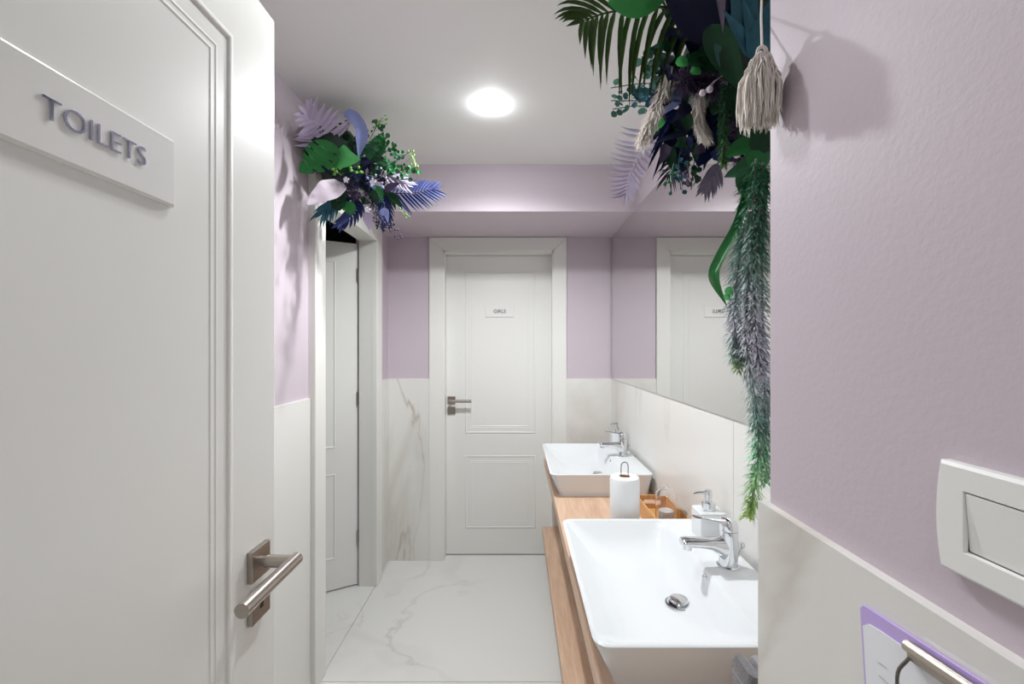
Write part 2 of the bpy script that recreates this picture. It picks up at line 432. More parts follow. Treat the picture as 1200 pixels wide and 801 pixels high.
# door signs
def sign(name, label, loc, w_, h_, s, size, axis, letters_mat, separate):
    o = empty(name, loc, label, 'sign', 'plates on the doors')
    if axis == 'X': T = lambda a, b, c: Vector((c, -a if False else a, b))
    else: T = lambda a, b, c: Vector((a, -c, b))
    pl = loft([[T(x, z, hh) for x, z in ((-w_ / 2 + i, -h_ / 2 + i), (w_ / 2 - i, -h_ / 2 + i), (w_ / 2 - i, h_ / 2 - i), (-w_ / 2 + i, h_ / 2 - i))]
               for i, hh in ((.0, 0), (0, .004), (.003, .0065))])
    mk('plate', pl, 'acrylic', o, local=True)
    v, f = text_mesh(s, size, .0008)
    if separate:
        for iv, if_ in islands(v, f):
            mk('letter', ([T(p.x, p.y, .0078 + p.z) for p in iv], if_), letters_mat, o, local=True)
    else:
        mk('lettering', ([T(p.x, p.y, .0072 + p.z) for p in v], f), letters_mat, o, local=True)
    return o
# entrance sign: reads from near (left) to far (right): +y
o = sign('door_sign', 'frosted plate reading TOILETS in mirrored letters on the open entrance door', (DX, .4475, 1.6015), .20, .083, 'TOILETS', .030, 'X', 'chromeletter', True)
sign('door_sign', 'small white plate reading GIRLS on the closed far door', (-.116, YD, 1.621), .192, .077, 'GIRLS', .033, 'Y', 'print', False)

# ------------------------------------------------------------------ downlights
for i, (x, y) in enumerate(LAMPS):
    o = empty('ceiling_downlight', (x, y, ZC), ['round recessed ceiling downlight near the lilac beam', 'round recessed ceiling downlight near the entrance door'][i], 'lamp', 'ceiling downlights')
    ring = mk('trim_ring', lathe((x, y, ZC), [(.0372, 0), (.047, 0), (.045, -.0012), (.039, -.0014), (.0372, -.001)], 40, cap=False), 'plastic', o); smooth_angle(ring)
    mk('lens', lathe((x, y, ZC), [(.037, 0), (.036, -.005), (.030, -.010), (.012, -.013)], 40), ['lamp', 'lamp_b'][i], o)
    ld = bpy.data.lights.new('bulb', 'SPOT'); ld.energy = SPOT_W[i]; ld.spot_size = math.radians(160); ld.spot_blend = .72
    ld.shadow_soft_size = (.022, .045)[i]; ld.color = (.95, .985, 1)
    lo = bpy.data.objects.new('bulb', ld); COL.objects.link(lo); lo.parent = o; lo.location = (0, 0, -.032)
o = empty('ceiling_downlight', (-.3, -.9, ZC), 'unseen round fill lamp added on the hall ceiling outside the entrance', 'lamp', 'ceiling downlights')  # unseen lamp behind the camera, added for soft fill through the entrance
mk('lens', lathe((-.3, -.9, ZC), [(.09, 0), (.09, -.01), (.07, -.016)], 40), 'hall_fill', o)

# ------------------------------------------------------------------ mirror
XM = XR - .011
mv, mf = box(XM - .003, XR, PIER_Y + .01, YB - .0105, TILE_Z + .001, BEAM_Z - .001)
mo = mk('wall_mirror', (mv, mf), ['dark', 'mirror'])
for p in mo.data.polygons:
    if p.normal.x < -.9: p.material_index = 1
tag(mo, 'large frameless mirror on the wall above the basins', 'mirror')

# ------------------------------------------------------------------ vanity boards
XC = .162; ZT = H - .665
def board(name, label, z, y0, y1):
    o = mk(name, box(XC, XR - .0105, y0, y1, z - .045, z), 'oak', bevel=.003); return tag(o, label, 'shelf', 'oak vanity boards')
board('vanity_counter', 'light oak counter board carrying the two white basins', ZT, PIER_Y + .012, 2.655)
SZ = H - 1.164
board('vanity_shelf', 'light oak lower shelf board under the counter', SZ, PIER_Y + .012, YB - .0125)

# ------------------------------------------------------------------ basins
def basin(y0, y1, label):    # ends lean out 32 mm
    x0, x1 = .145, .600; z0, zr = ZT, H - .559; hgt = zr - z0
    o = empty('wash_basin', ((x0 + x1) / 2, (y0 + y1) / 2, z0), label, 'basin', 'white wash basins on the counter')
    L = []
    # outer skin, bottom to rim (left side leans 45 mm)
    for t, k in ((0, 1.0), (.05, .985), (.35, .66), (.7, .31), (.93, .05), (.98, .0)):
        L.append(rrect(x0 + .045 * k, x1 - .012 * k, y0 + .032 * k, y1 - .032 * k, .03, z0 + hgt * t))
    L.append(rrect(x0 + .002, x1 - .002, y0 + .002, y1 - .002, .029, zr - .0005))
    L.append(rrect(x0 + .005, x1 - .005, y0 + .005, y1 - .005, .027, zr))
    # bowl: ledge of 0.12 on the wall side
    lx = .478
    for dx, dr, dy, dz, r in ((.011, .0, .011, .0, .024), (.014, .004, .014, .003, .026), (.030, .012, .028, .018, .035), (.055, .020, .05, .042, .05),
                              (.075, .030, .075, .060, .06), (.100, .042, .11, .073, .06), (.13, .058, .15, .080, .05), (.17, .075, .20, .084, .04), (.215, .095, .25, .0865, .02)):
        L.append(rrect(x0 + dx, lx - dr, y0 + dy, y1 - dy, min(r, (y1 - y0 - 2 * dy) / 2 - .002, (lx - dr - x0 - dx) / 2 - .002), zr - dz))
    # close the bowl
    b = mk('bowl', loft(L, True, True), 'ceramic', o)
    smooth_angle(b, 40)
    cy = (y0 + y1) / 2
    dc = Vector((.405, cy - .025, zr - .086))
    dr_ = mk('drain', lathe(dc, [(.026, -.001), (.033, .001), (.033, .0035), (.028, .0042), (.0245, .002), (.0235, -.002)], 32, cap=False), 'chrome', o); smooth_angle(dr_)
    mk('drain_hole', lathe(dc, [(.0245, .001), (.0, .0012)], 24, cap=False), 'dark', dr_)
    st = mk('drain_plug', lathe(dc, [(.012, .001), (.013, .006), (.0225, .008), (.0235, .0125), (.021, .0155), (.008, .0165)], 32), 'chrome', dr_); smooth_angle(st, 30)
    oc = Vector((lx - .010, cy - .03, zr - .020))
    ov = mk('overflow', lathe(oc, [(.0115, .002), (.0115, -.002), (.009, -.003), (.008, .0)], 24, 'X', cap=False), 'chrome', o)
    mk('overflow_hole', lathe(oc, [(.0085, -.001), (.0001, -.001)], 20, 'X', cap=False), 'dark', ov)
    return o, cy, zr
def faucet(cy, zr, label):
    fx = .538
    o = empty('basin_faucet', (fx, cy, zr), label, 'faucet', 'chrome basin faucets')
    c = Vector((fx, cy, zr))
    # body: leaning column, wide at foot
    L = []
    for h, rx, ry, dx in ((0, .027, .027, 0), (.004, .0275, .0275, 0), (.006, .0235, .0245, 0), (.02, .0215, .0235, .001), (.045, .0205, .0225, .003), (.07, .0215, .0225, .003), (.088, .022, .0225, .003), (.092, .0215, .022, .003)):
        L.append([c + Vector((dx + rx * math.cos(t), ry * math.sin(t), h)) for t in (2 * math.pi * k / 28 for k in range(28))])
    b = mk('body', loft(L), 'chrome', o); smooth_angle(b, 35)
    # spout: flattened, tapering toward -x
    L = []
    for s, zc, ry, rz in ((0.0, .044, .0205, .036), (.016, .047, .020, .029), (.030, .053, .0195, .020), (.045, .058, .019, .0145), (.07, .060, .0185, .0125), (.10, .061, .018, .0115), (.116, .061, .0175, .0105), (.1195, .0605, .015, .008)):
        L.append([c + Vector((-s, ry * math.cos(t) * (abs(math.cos(t)) ** -.3 if abs(math.cos(t)) > .05 else 1), zc + rz * math.sin(t))) for t in (2 * math.pi * k / 24 for k in range(24))])
    sp = mk('spout', loft(L), 'chrome', o); smooth_angle(sp, 40)
    ae = mk('aerator', lathe(c + Vector((-.104, 0, 0)), [(.0105, .058), (.0115, .050), (.0115, .043), (.0095, .042)], 24), 'chrome', sp); smooth_angle(ae, 30)
    # cap + lever
    L = []
    for h, r, dx in ((.093, .0225, .003), (.105, .0225, .002), (.116, .020, .0), (.123, .013, -.004), (.1255, .004, -.006)):
        L.append([c + Vector((dx + r * math.cos(t), r * math.sin(t), h)) for t in (2 * math.pi * k / 28 for k in range(28))])
    cp = mk('handle', loft(L), 'chrome', o); smooth_angle(cp, 40)
    L = []
    for s, z, ry, rz in ((-.005, .117, .017, .007), (.02, .117, .016, .0055), (.045, .121, .013, .004), (.07, .125, .012, .003), (.088, .127, .0115, .0026), (.0905, .127, .009, .0015)):
        L.append([c + Vector((-s, ry * math.cos(t), z + rz * math.sin(t))) for t in (2 * math.pi * k / 20 for k in range(20))])
    lv = mk('lever', loft(L), 'chrome', cp); smooth_angle(lv, 40)
    rod = mk('pop_up_rod', join(tube([c + Vector((.020, 0, .012)), c + Vector((.036, 0, .050))], .0028, 10), lathe(c + Vector((.0375, 0, .050)), [(.004, -.004), (.0065, .001), (.0065, .006), (.004, .010)], 16)), 'chrome', o)
    smooth_angle(rod, 40)
    return o
def soap(x, y, z, label):
    o = empty('soap_dispenser', (x, y, z), label, 'dispenser', 'white soap dispensers')
    w_ = .037
    mk('bottle', loft([rrect(x - w_, x + w_, y - w_, y + w_, .006, z + h) for h in (0, .0765)] + [rrect(x - w_ + .003, x + w_ - .003, y - w_ + .003, y + w_ - .003, .005, z + .079)]), 'ceramic', o)
    c = Vector((x, y, z + .079))
    a = mk('collar', lathe(c, [(.0195, 0), (.0195, .021), (.017, .023)], 28), 'chrome', o); smooth_angle(a, 35)
    p = mk('pump', join(lathe(c, [(.0085, .022), (.0085, .032), (.0105, .033), (.0105, .055), (.009, .057)], 24),
                        tube([c + Vector((0, 0, .049)), c + Vector((-.03, 0, .048)), c + Vector((-.043, 0, .045))], [.005, .0042, .0035], 12)), 'chrome', o); smooth_angle(p, 35)
    return o
YNB, YFB = (.820, 1.432), (1.922, 2.545)
_, cy, zr = basin(*YNB, 'white rectangular basin nearest the entrance, in front of the paper towel roll')
faucet(cy - .005, zr, 'chrome lever faucet on the basin nearest the entrance')
soap(.566, 1.300, zr, 'white square soap dispenser on the rim of the basin nearest the entrance')
_, cy, zr = basin(*YFB, 'white rectangular basin beside the closed far door')
faucet(cy + .01, zr, 'chrome lever faucet on the basin beside the far door')
soap(.564, 2.460, zr, 'white square soap dispenser on the rim of the basin beside the far door')

# ------------------------------------------------------------------ things on the counter
# paper towel roll on wire stand
rx, ry = .370, 1.512
o = empty('paper_towel_holder', (rx, ry, ZT), 'wire stand holding a white paper towel roll between the basins', 'towel holder')
mk('base', lathe((rx, ry, ZT), [(.045, 0), (.045, .003), (.04, .005)], 32), 'wire', o)
lp = [(rx - .012, ry, ZT + .004), (rx - .012, ry, ZT + .255)] + [(rx - .012 * math.cos(t), ry, ZT + .255 + .013 * math.sin(t)) for t in (math.pi * k / 8 for k in range(1, 8))] + [(rx + .012, ry, ZT + .255), (rx + .012, ry, ZT + .004)]
mk('wire_loop', tube(lp, .0016, 8), 'wire', o)
ro = mk('paper_towel_roll', lathe((rx, ry, ZT + .005), [(.019, 0), (.048, 0), (.050, .004), (.050, .205), (.047, .213), (.040, .216), (.021, .216), (.019, .213), (.019, 0)], 48, cap=False), 'paper')
smooth_angle(ro, 40); tag(ro, 'white paper towel roll standing on the counter beside the wooden tray', 'paper towel')
core = mk('core', lathe((rx, ry, ZT + .005), [(.0185, .001), (.0185, .2145)], 32, cap=False), 'bamboo', ro)
# tray
tx0, tx1, ty0, ty1 = .485, .612, 1.455, 1.800
th = .060
o = empty('wooden_tray', ((tx0 + tx1) / 2, (ty0 + ty1) / 2, ZT), 'bamboo tray with slotted ends on the counter between the basins', 'tray')
mk('bottom', box(tx0 + .006, tx1 - .006, ty0 + .006, ty1 - .006, ZT, ZT + .006), 'bamboo', o)
mk('side_panel', box(tx0, tx0 + .007, ty0, ty1, ZT, ZT + th), 'bamboo', o, bevel=.0015)
mk('side_panel', box(tx1 - .007, tx1, ty0, ty1, ZT, ZT + th), 'bamboo', o, bevel=.0015)
def end_panel(y):
    xa, xb, cx = tx0 + .007, tx1 - .007, (tx0 + tx1) / 2
    sl = .034; z0, z1 = ZT + .024, ZT + .042; r = (z1 - z0) / 2
    inner = []
    for cxx, a0 in ((cx + sl - r, -90), (cx - sl + r, 90)):
        for k in range(9):
            a = math.radians(a0 + 180 * k / 8); inner.append((cxx + r * math.cos(a), (z0 + z1) / 2 + r * math.sin(a)))
    # outer loop projected to the panel rectangle
    outer = []
    cz = ZT + th / 2; hw, hh = (xb - xa) / 2, th / 2
    for px_, pz_ in inner:
        dx, dz = px_ - cx, pz_ - (z0 + z1) / 2
        k = min(hw / abs(dx) if abs(dx) > 1e-6 else 1e9, hh / abs(dz) if abs(dz) > 1e-6 else 1e9)
        outer.append((cx + dx * k, cz + dz * k))
    n = len(inner); corners = [(xb, ZT), (xb, ZT + th), (xa, ZT + th), (xa, ZT)]
    # snap nearest outer points to the corners
    for c in corners:
        j = min(range(n), key=lambda i: (outer[i][0] - c[0]) ** 2 + (outer[i][1] - c[1]) ** 2); outer[j] = c
    loops = [[Vector((a, yy, b)) for a, b in lp_] for lp_, yy in ((inner, y), (outer, y), (outer, y + .007), (inner, y + .007), (inner, y))]
    return loft(loops, False, False)
mk('end_panel', end_panel(ty1 - .007), 'bamboo', o); mk('end_panel', end_panel(ty0), 'bamboo', o)
# clear jar in the tray + cotton roll
gx, gy = .548, 1.610
gz = ZT + .006
jar = mk('glass_jar', lathe((gx, gy, gz), [(.0, 0), (.038, 0), (.040, .004), (.041, .10), (.039, .122), (.028, .138), (.010, .1435), (.0, .144)], 40, cap=False), 'glass')
ji = lathe((gx, gy, gz), [(.0, .004), (.0365, .004), (.038, .008), (.0388, .10), (.0368, .121), (.0265, .1355), (.009, .141), (.0, .1415)], 40, cap=False)
v, f = join(lathe((gx, gy, gz), [(.0001, 0), (.038, 0), (.040, .004), (.041, .10), (.039, .122), (.028, .138), (.010, .1435), (.0001, .144)], 40, cap=False), (ji[0], [q[::-1] for q in ji[1]]))
bpy.data.objects.remove(jar)
jar = empty('glass_jar', (gx, gy, gz), 'clear domed glass jar standing in the bamboo tray', 'jar')
jm = bpy.data.meshes.new('jar_body'); jm.from_pydata([tuple(Vector(p) - Vector((gx, gy, gz))) for p in v], [], f)
jm.polygons.foreach_set('use_smooth', [True] * len(jm.polygons)); jm.materials.append(M['glass'])
jo = bpy.data.objects.new('body', jm); COL.objects.link(jo); jo.parent = jar
kn = mk('knob', lathe((gx, gy, gz + .1438), [(.004, 0), (.003, .003), (.006, .006), (.006, .010), (.002, .012)], 20), 'glass', jar, smooth=True)
cr = mk('cotton_pads', join(*[lathe((.545, 1.606, gz + .0055 + k * .0058), [(.001, 0), (.0255, 0), (.027, .0012), (.027, .0042), (.0255, .0055), (.001, .0055)], 28) for k in range(10)]), 'cotton')
tag(cr, 'stack of white cotton pads inside the clear glass jar', 'cotton pads')
# grey towels behind the pier
def towel(x0, x1, y0, y1, h, m, label, band):
    o = empty('folded_towel', ((x0 + x1) / 2, (y0 + y1) / 2, ZT), label, 'towel', 'grey towels beside the pier')
    rnd = random.Random(int(x0 * 1000))
    L = []
    for k in range(13):
        t = k / 12; e = .004 if k in (0, 12) else 0
        l = rrect(x0 + e, x1 - e, y0 + e, y1 - e, (x1 - x0) / 2 - .005, ZT + h * t, 5)
        L.append([p + Vector((rnd.uniform(-.0012, .0012), rnd.uniform(-.0012, .0012), (p.x - x0) * -.25 * t)) for p in l])
    b = mk('cloth', loft(L), m, o); smooth_angle(b, 60)
    if band:
        l0 = rrect(x0 - .001, x1 + .001, y0 - .001, y1 + .001, (x1 - x0) / 2 - .005, 0, 5)
        mk('band', loft([[p + Vector((0, 0, ZT + h * .79 + (p.x - x0) * -.25)) for p in l0], [p + Vector((0, 0, ZT + h * .825 + (p.x - x0) * -.25)) for p in l0]], False, False), 'towel_band', o)
towel(.371, .399, .700, .764, .137, 'towel_dark', 'dark grey terry towel with a pale band standing by the near basin', True)
towel(.402, .432, .700, .768, .132, 'towel_light', 'light grey terry towel standing next to the dark grey one', False)

# ------------------------------------------------------------------ light switch and clipboard on the pier
o = empty('light_switch', (PIER_X, .3005, 1.2588), 'white square light switch plate on the lilac pier', 'light switch')
X = lambda a, b, c: Vector((PIER_X - c, .3005 - a, 1.2588 + b))    # a to the camera's right, b up, c out of wall
def bulge(wd, hd, c, b):
    pts = []
    for (a0, b0), (a1, b1), (nx, nz) in (((-wd, -hd), (wd, -hd), (0, 0)), ((wd, -hd), (wd, hd), (b, 0)), ((wd, hd), (-wd, hd), (0, 0)), ((-wd, hd), (-wd, -hd), (-b, 0))):
        for k in range(6):
            t = k / 6; s = 4 * t * (1 - t); pts.append(X(a0 + (a1 - a0) * t + nx * s, b0 + (b1 - b0) * t + nz * s, c))
    return pts
fr = mk('frame', loft([bulge(.0405, .0412, 0, .004), bulge(.0405, .0412, .007, .004), bulge(.038, .0387, .0095, .004), bulge(.0215, .0225, .0095, 0), bulge(.0205, .0215, .0065, 0)], True, False), 'plastic', o)
mk('rocker', loft([[X(a * .0203, b * .0213, .003 + (0 if k == 0 else .0045 + .0015 * b)) for a, b in ((-1, -1), (1, -1), (1, 1), (-1, 1))] for k in (0, 1)]), 'plastic', o, bevel=.0008)
tf = PIER_X - .011
ca = math.radians(4.5)
cc = Vector((tf, .305, 1.155))
def CB(a, b, c):    # a right (toward camera), b up, c out of wall, turned a little
    aa = a * math.cos(ca) - b * math.sin(ca); bb = a * math.sin(ca) + b * math.cos(ca)
    return Vector((tf - c, cc.y - aa, cc.z + bb))
o = empty('clipboard', (tf, .305, .84), 'violet clipboard with a white sheet hanging on the marble of the pier', 'clipboard')
def slab(a0, a1, b0, b1, c0, c1, cut=0):
    out = [(a0, b0), (a1, b0), (a1, b1 - cut), (a1 - cut, b1), (a0 + cut, b1), (a0, b1 - cut)] if cut else [(a0, b0), (a1, b0), (a1, b1), (a0, b1)]
    return loft([[CB(a, b, c) for a, b in out] for c in (c0, c1)])
mk('board', slab(-.1075, .1075, -.31, 0, .0005, .0035, .004), 'violet', o)
sheet_pts = lambda c: [CB(a, b, c) for a, b in [(-.104, -.305), (.104, -.305), (.104, -.018), (.09, -.013), (-.085, -.012), (-.097, -.013), (-.104, -.018)]]
sh = mk('sheet', loft([sheet_pts(.0038), sheet_pts(.0048)]), 'sheet', o)
rr = random.Random(3)
for k in range(5):
    b = -.040 - k * .012
    pts = [CB(-.088 + .0045 * i, b + rr.uniform(-.0012, .0012), .0051) for i in range(3 + (k * 5) % 4)]
    mk('handwriting', tube(pts, .0003, 4), 'ink', sh)
cl = mk('clip', join(slab(-.052, .052, -.016, -.003, .005, .0095), tube([CB(-.052, -.006, .009), CB(.052, -.006, .009)], .0045, 12)), 'steel', o)
mk('wire_handle', tube(bez([CB(-.050, -.015, .010), CB(-.053, -.028, .017), CB(-.045, -.042, .020), CB(0, -.045, .021), CB(.045, -.042, .020), CB(.053, -.028, .017), CB(.050, -.015, .010)], 24), .0014, 8), 'wire', cl)
#FOLIAGE

# ------------------------------------------------------------------ foliage builders
def prof(shape, u):
    if shape == 'ovate': return math.sin(math.pi * u ** .72) ** .75
    if shape == 'lance': return math.sin(math.pi * u ** .6) ** .9
    if shape == 'round': return math.sqrt(max(0, 1 - (2 * u - 1) ** 2))
    if shape == 'heart': return (min(1, u * 6) ** .6) * (1 - u ** 1.6) ** .9
    if shape == 'strap': return min(1, u * 5 + .15) * min(1, (1 - u) * 4 + .02)
    if shape == 'leaflet': return min(1, u * 4 + .35) * min(1, (1.0 - u) * 2.2 + .03)
    return 1
def blade_vf(pts, width, nh, shape='ovate', fold=.2, nu=10, notch=None, wave=0, twist=0):
    c = bez(pts, nu); nh = Vector(nh); V, Fc = [], []
    for i, p in enumerate(c):
        t = (c[min(i + 1, nu)] - c[max(i - 1, 0)]).normalized()
        sd = t.cross(nh); sd = sd.normalized() if sd.length > 1e-5 else frame_of(t)[0]
        n = sd.cross(t).normalized(); u = i / nu
        if twist:
            q = Matrix.Rotation(twist * u, 3, t); sd = q @ sd; n = q @ n
        w_ = width / 2 * prof(shape, u)
        for v in (-1, -.5, 0, .5, 1):
            ww = w_
            if notch and abs(v) > .5 and any(abs(u - (k + (.03 if v > 0 else 0))) < notch[1] for k in notch[0]): ww = w_ * .5
            V.append(p + sd * ww * v + n * (fold * w_ * abs(v) + wave * w_ * math.sin(u * 14 + v * 2)))
    for i in range(nu):
        for k in range(4):
            a = i * 5 + k; Fc.append((a, a + 1, a + 6, a + 5))
    return V, Fc
CAMV = Vector((0, -1, 0))
def leaf(parent, name, pts, width, m, nh=CAMV, label=None, **k):
    o = mk(name, blade_vf(pts, width, nh, **k), m, parent, smooth=True)
    if label: o['label'] = label
    return o
def frond(parent, name, pts, n, lens, lw, m, nh=CAMV, sides=(1, -1), angle=62, droop=Vector((0, 0, -.3)), rr=.0025, t0=.12, t1=1.0, tipleaf=True, curl=0, jit=.06, label=None):
    "pinnate leaf: rachis is the part, every leaflet a sub-part; lens = function of t"
    c = bez(pts, 40)
    o = mk(name, tube(c[::2], [rr * (1 - .7 * i / 20) for i in range(21)], 6), m, parent, smooth=True)
    if label: o['label'] = label
    rnd = random.Random(len(bpy.data.objects)); nh = Vector(nh)
    for i in range(n):
        t = t0 + (t1 - t0) * i / (n - 1 if n > 1 else 1); j = min(int(t * 40), 39)
        p = c[j].lerp(c[j + 1], t * 40 - j); tg = (c[j + 1] - c[j]).normalized()
        for s_ in sides:
            sd = tg.cross(nh).normalized() * s_
            a = math.radians(angle * (1 - .35 * max(0, t - .6) / .4) + rnd.uniform(-4, 4))
            d = (tg * math.cos(a) + sd * math.sin(a) + nh * rnd.uniform(-jit, jit)).normalized()
            L = lens(t) * rnd.uniform(.94, 1.05)
            q = [p, p + d * L * .35 + droop * L * .06, p + d * L * .72 + droop * L * .38 + nh * curl * L * .4, p + d * L + droop * L * .85 + nh * curl * L]
            mk('leaflet', blade_vf(q, lw, nh, 'leaflet', .35, 6), m, o, smooth=True)
    if tipleaf:
        d = (c[-1] - c[-3]).normalized(); L = lens(1) * .9
        mk('leaflet', blade_vf([c[-1], c[-1] + d * L * .5, c[-1] + d * L], lw, nh, 'leaflet', .35, 6), m, o, smooth=True)
    return o
def sprig(parent, name, pts, n, r, m, seed=1, spread=.03, shape='round'):
    "thin stem with small leaves all along it, one mesh"
    rnd = random.Random(seed); c = bez(pts, 20); parts = [tube(c[::2], .0012, 5)]
    for i in range(n):
        t = .2 + .8 * (i + .5) / n; p = c[min(int(t * 20), 19)]
        d = Vector((rnd.uniform(-1, 1), rnd.uniform(-1, .6), rnd.uniform(-1, 1))).normalized()
        q = p + d * spread * rnd.uniform(.5, 1)
        rl = r * rnd.uniform(.7, 1.2)
        parts.append(tube([p, q], .0007, 3))
        nv = (CAMV + Vector((rnd.uniform(-.7, .7), 0, rnd.uniform(-.7, .7)))).normalized()
        dd = (d - nv * d.dot(nv)).normalized()
        parts.append(blade_vf([q, q + dd * rl, q + dd * rl * 2], rl * (1.8 if shape == 'round' else .9), nv, shape, .15, 5))
    return mk(name, join(*parts), m, parent, smooth=True)
def berries(parent, name, pts, n, r, m, seed=1, spread=.02):
    rnd = random.Random(seed); c = bez(pts, 12); parts = [tube(c[::2], .0011, 5)]
    for i in range(n):
        p = c[rnd.randint(3, 12)]; q = p + Vector((rnd.uniform(-1, 1), rnd.uniform(-1, 1), rnd.uniform(-1, 1))) * spread
        parts += [tube([p, q], .0006, 3), lathe(q, [(r * math.sin(a), -r * math.cos(a)) for a in (.1, .8, 1.57, 2.3, 3.0)], 8)]
    return mk(name, join(*parts), m, parent, smooth=True)
def fuzz(parent, name, pts, n, L, m, seed=1, rad=.012, w_=.0012, down=.4):
    "bristly mass of fine twigs around a path (uncountable)"
    rnd = random.Random(seed); c = bez(pts, 20); V, Fc = [], []
    for i in range(n):
        k = rnd.uniform(0, 19.99); p = c[int(k)].lerp(c[int(k) + 1], k % 1)
        tg = (c[int(k) + 1] - c[int(k)]).normalized()
        d = (Vector((rnd.gauss(0, 1), rnd.gauss(0, 1), rnd.gauss(0, 1))).normalized() + tg * down).normalized()
        p = p + d * rnd.uniform(0, rad); e = p + d * L * rnd.uniform(.5, 1.1) + Vector((0, 0, -.15 * L))
        sd = frame_of(d)[0] * w_; mid = (p + e) / 2 + Vector((rnd.uniform(-1, 1), rnd.uniform(-1, 1), rnd.uniform(-1, 1))) * L * .08
        a = len(V); V += [p - sd * .6, p + sd * .6, mid + sd, mid - sd, e]; Fc += [(a, a + 1, a + 2, a + 3), (a + 3, a + 2, a + 4)]
    o = mk(name, (V, Fc), m, parent); o['kind'] = 'stuff'; return o
def tassel(parent, name, pts, r0, r1, n, m, seed=1, head=.0, flare=.25):
    "bundle of many strands falling along a path"
    rnd = random.Random(seed); c = bez(pts, 10); parts = []
    L = sum((c[i + 1] - c[i]).length for i in range(10))
    for i in range(n):
        a = rnd.uniform(0, 6.283); q = math.sqrt(rnd.uniform(.05, 1)); fl = 1 + rnd.gauss(0, flare)
        end = rnd.uniform(.86, 1.0); st = rnd.uniform(0, .25) if i % 3 == 0 else 0
        ps = []
        for k in range(7):
            t = st + (end - st) * k / 6; p = c[min(int(t * 10), 9)].lerp(c[min(int(t * 10), 9) + 1], t * 10 - min(int(t * 10), 9))
            rr = (r0 + (r1 - r0) * min(1, t * 1.7) ** .8) * q * (fl if t > .5 else 1)
            ps.append(p + Vector((math.cos(a), math.sin(a), 0)) * rr + Vector((rnd.gauss(0, 1), rnd.gauss(0, 1), 0)) * .0012)
        parts.append(tube(ps, [.0013] * 6 + [.0004], 3, False))
    return mk(name, join(*parts), m, parent, smooth=True)
def blob(parent, name, c, rad, m, seed=1):
    rnd = random.Random(seed); c = Vector(c); L = []
    for i in range(1, 12):
        th = math.pi * i / 12
        L.append([c + Vector((rad[0] * math.sin(th) * math.cos(t), rad[1] * math.sin(th) * math.sin(t), rad[2] * math.cos(th))) * 1 + Vector((rnd.uniform(-.012, .012), rnd.uniform(-.012, .012), rnd.uniform(-.012, .012))) for t in (2 * math.pi * k / 18 for k in range(18))])
    return mk(name, loft(L), m, parent, smooth=True)
def PP(y, *pts):
    "pixel list -> points; depth y, or (y0, y1) from first to last"
    n = len(pts)
    return [P(p[0], p[1], (y if not isinstance(y, tuple) else y[0] + (y[1] - y[0]) * i / (n - 1)) if len(p) == 2 else p[2]) for i, p in enumerate(pts)]

# ------------------------------------------------------------------ left arrangement, above the cubicle doorway
A = empty('flower_arrangement', (-.80, 1.80, 2.09), 'artificial flower arrangement of lilac, green and blue leaves above the left doorway', 'flower arrangement', 'artificial plant arrangements')
blob(A, 'moss_base', (-.735, 1.80, 2.16), (.10, .15, .11), 'moss', 3)
# lilac fan
frond(A, 'palm_frond', PP((1.70, 1.57), (386, 172), (374, 150), (360, 134)), 9, lambda t: .13 * (1 - .6 * t), .0175, 'lav', Vector((.25, -1, -.1)).normalized(), angle=78, droop=Vector((0, 0, .05)), curl=.12, t0=.1, label='lilac fan-shaped frond')
frond(A, 'palm_frond', PP((1.78, 1.82), (452, 226), (482, 226), (506, 222)), 13, lambda t: .105 * (1 - .45 * t), .011, 'deepblue', Vector((0, -1, .2)).normalized(), angle=58, droop=Vector((.25, 0, -.15)), label='deep blue palm frond')
frond(A, 'palm_frond', PP((1.74, 1.70), (445, 222), (450, 240), (452, 258)), 9, lambda t: .075 * (1 - .4 * t), .010, 'blue', CAMV, angle=34, droop=Vector((0, 0, -.4)), label='small blue frond hanging down')
frond(A, 'palm_frond', PP((1.70, 1.64), (420, 232), (416, 248), (402, 262)), 9, lambda t: .075 * (1 - .5 * t), .012, 'blue', CAMV, angle=40, droop=Vector((-.3, 0, -.2)), label='curved blue frond over the doorway')
frond(A, 'palm_frond', PP((1.68, 1.66), (402, 232), (390, 240), (382, 246)), 6, lambda t: .062, .012, 'teal', CAMV, angle=36, droop=Vector((0, 0, -.4)), label='teal frond over the doorway')
frond(A, 'palm_frond', PP((1.74, 1.76), (446, 205), (460, 207), (474, 214)), 10, lambda t: .062 * (1 - .3 * t), .011, 'mauve', Vector((.1, -1, .3)).normalized(), angle=50, droop=Vector((.3, 0, -.2)), label='grey mauve frond')
# broad leaves
MON = ((.22, .40, .58, .75), .018)
leaf(A, 'monstera_leaf', PP((1.62, 1.575), (391, 168), (374, 186), (351, 202)), .125, 'green', Vector((.2, -1, .2)).normalized(), shape='ovate', nu=64, notch=MON, fold=.12, label='glossy green split leaf')
leaf(A, 'leaf', PP((1.64, 1.60), (393, 183), (407, 187), (423, 187)), .105, 'lgreen', Vector((-.1, -1, .1)).normalized(), shape='heart', nu=14, fold=.2, label='bright green heart-shaped leaf')
leaf(A, 'leaf', PP((1.66, 1.575), (402, 214), (384, 226), (360, 240)), .095, 'pale', Vector((.1, -1, .3)).normalized(), shape='ovate', nu=12, fold=.25, wave=.06, label='large pale lilac leaf')
leaf(A, 'leaf', PP((1.66, 1.68), (402, 134), (414, 137), (424, 155), (420, 186)), .046, 'sky', Vector((.3, -1, .1)).normalized(), shape='strap', nu=16, fold=.2, label='pale blue strap leaf')
leaf(A, 'leaf', PP(1.72, (430, 186), (440, 176), (450, 158)), .075, 'euc', CAMV, shape='ovate', label='grey green leaf')
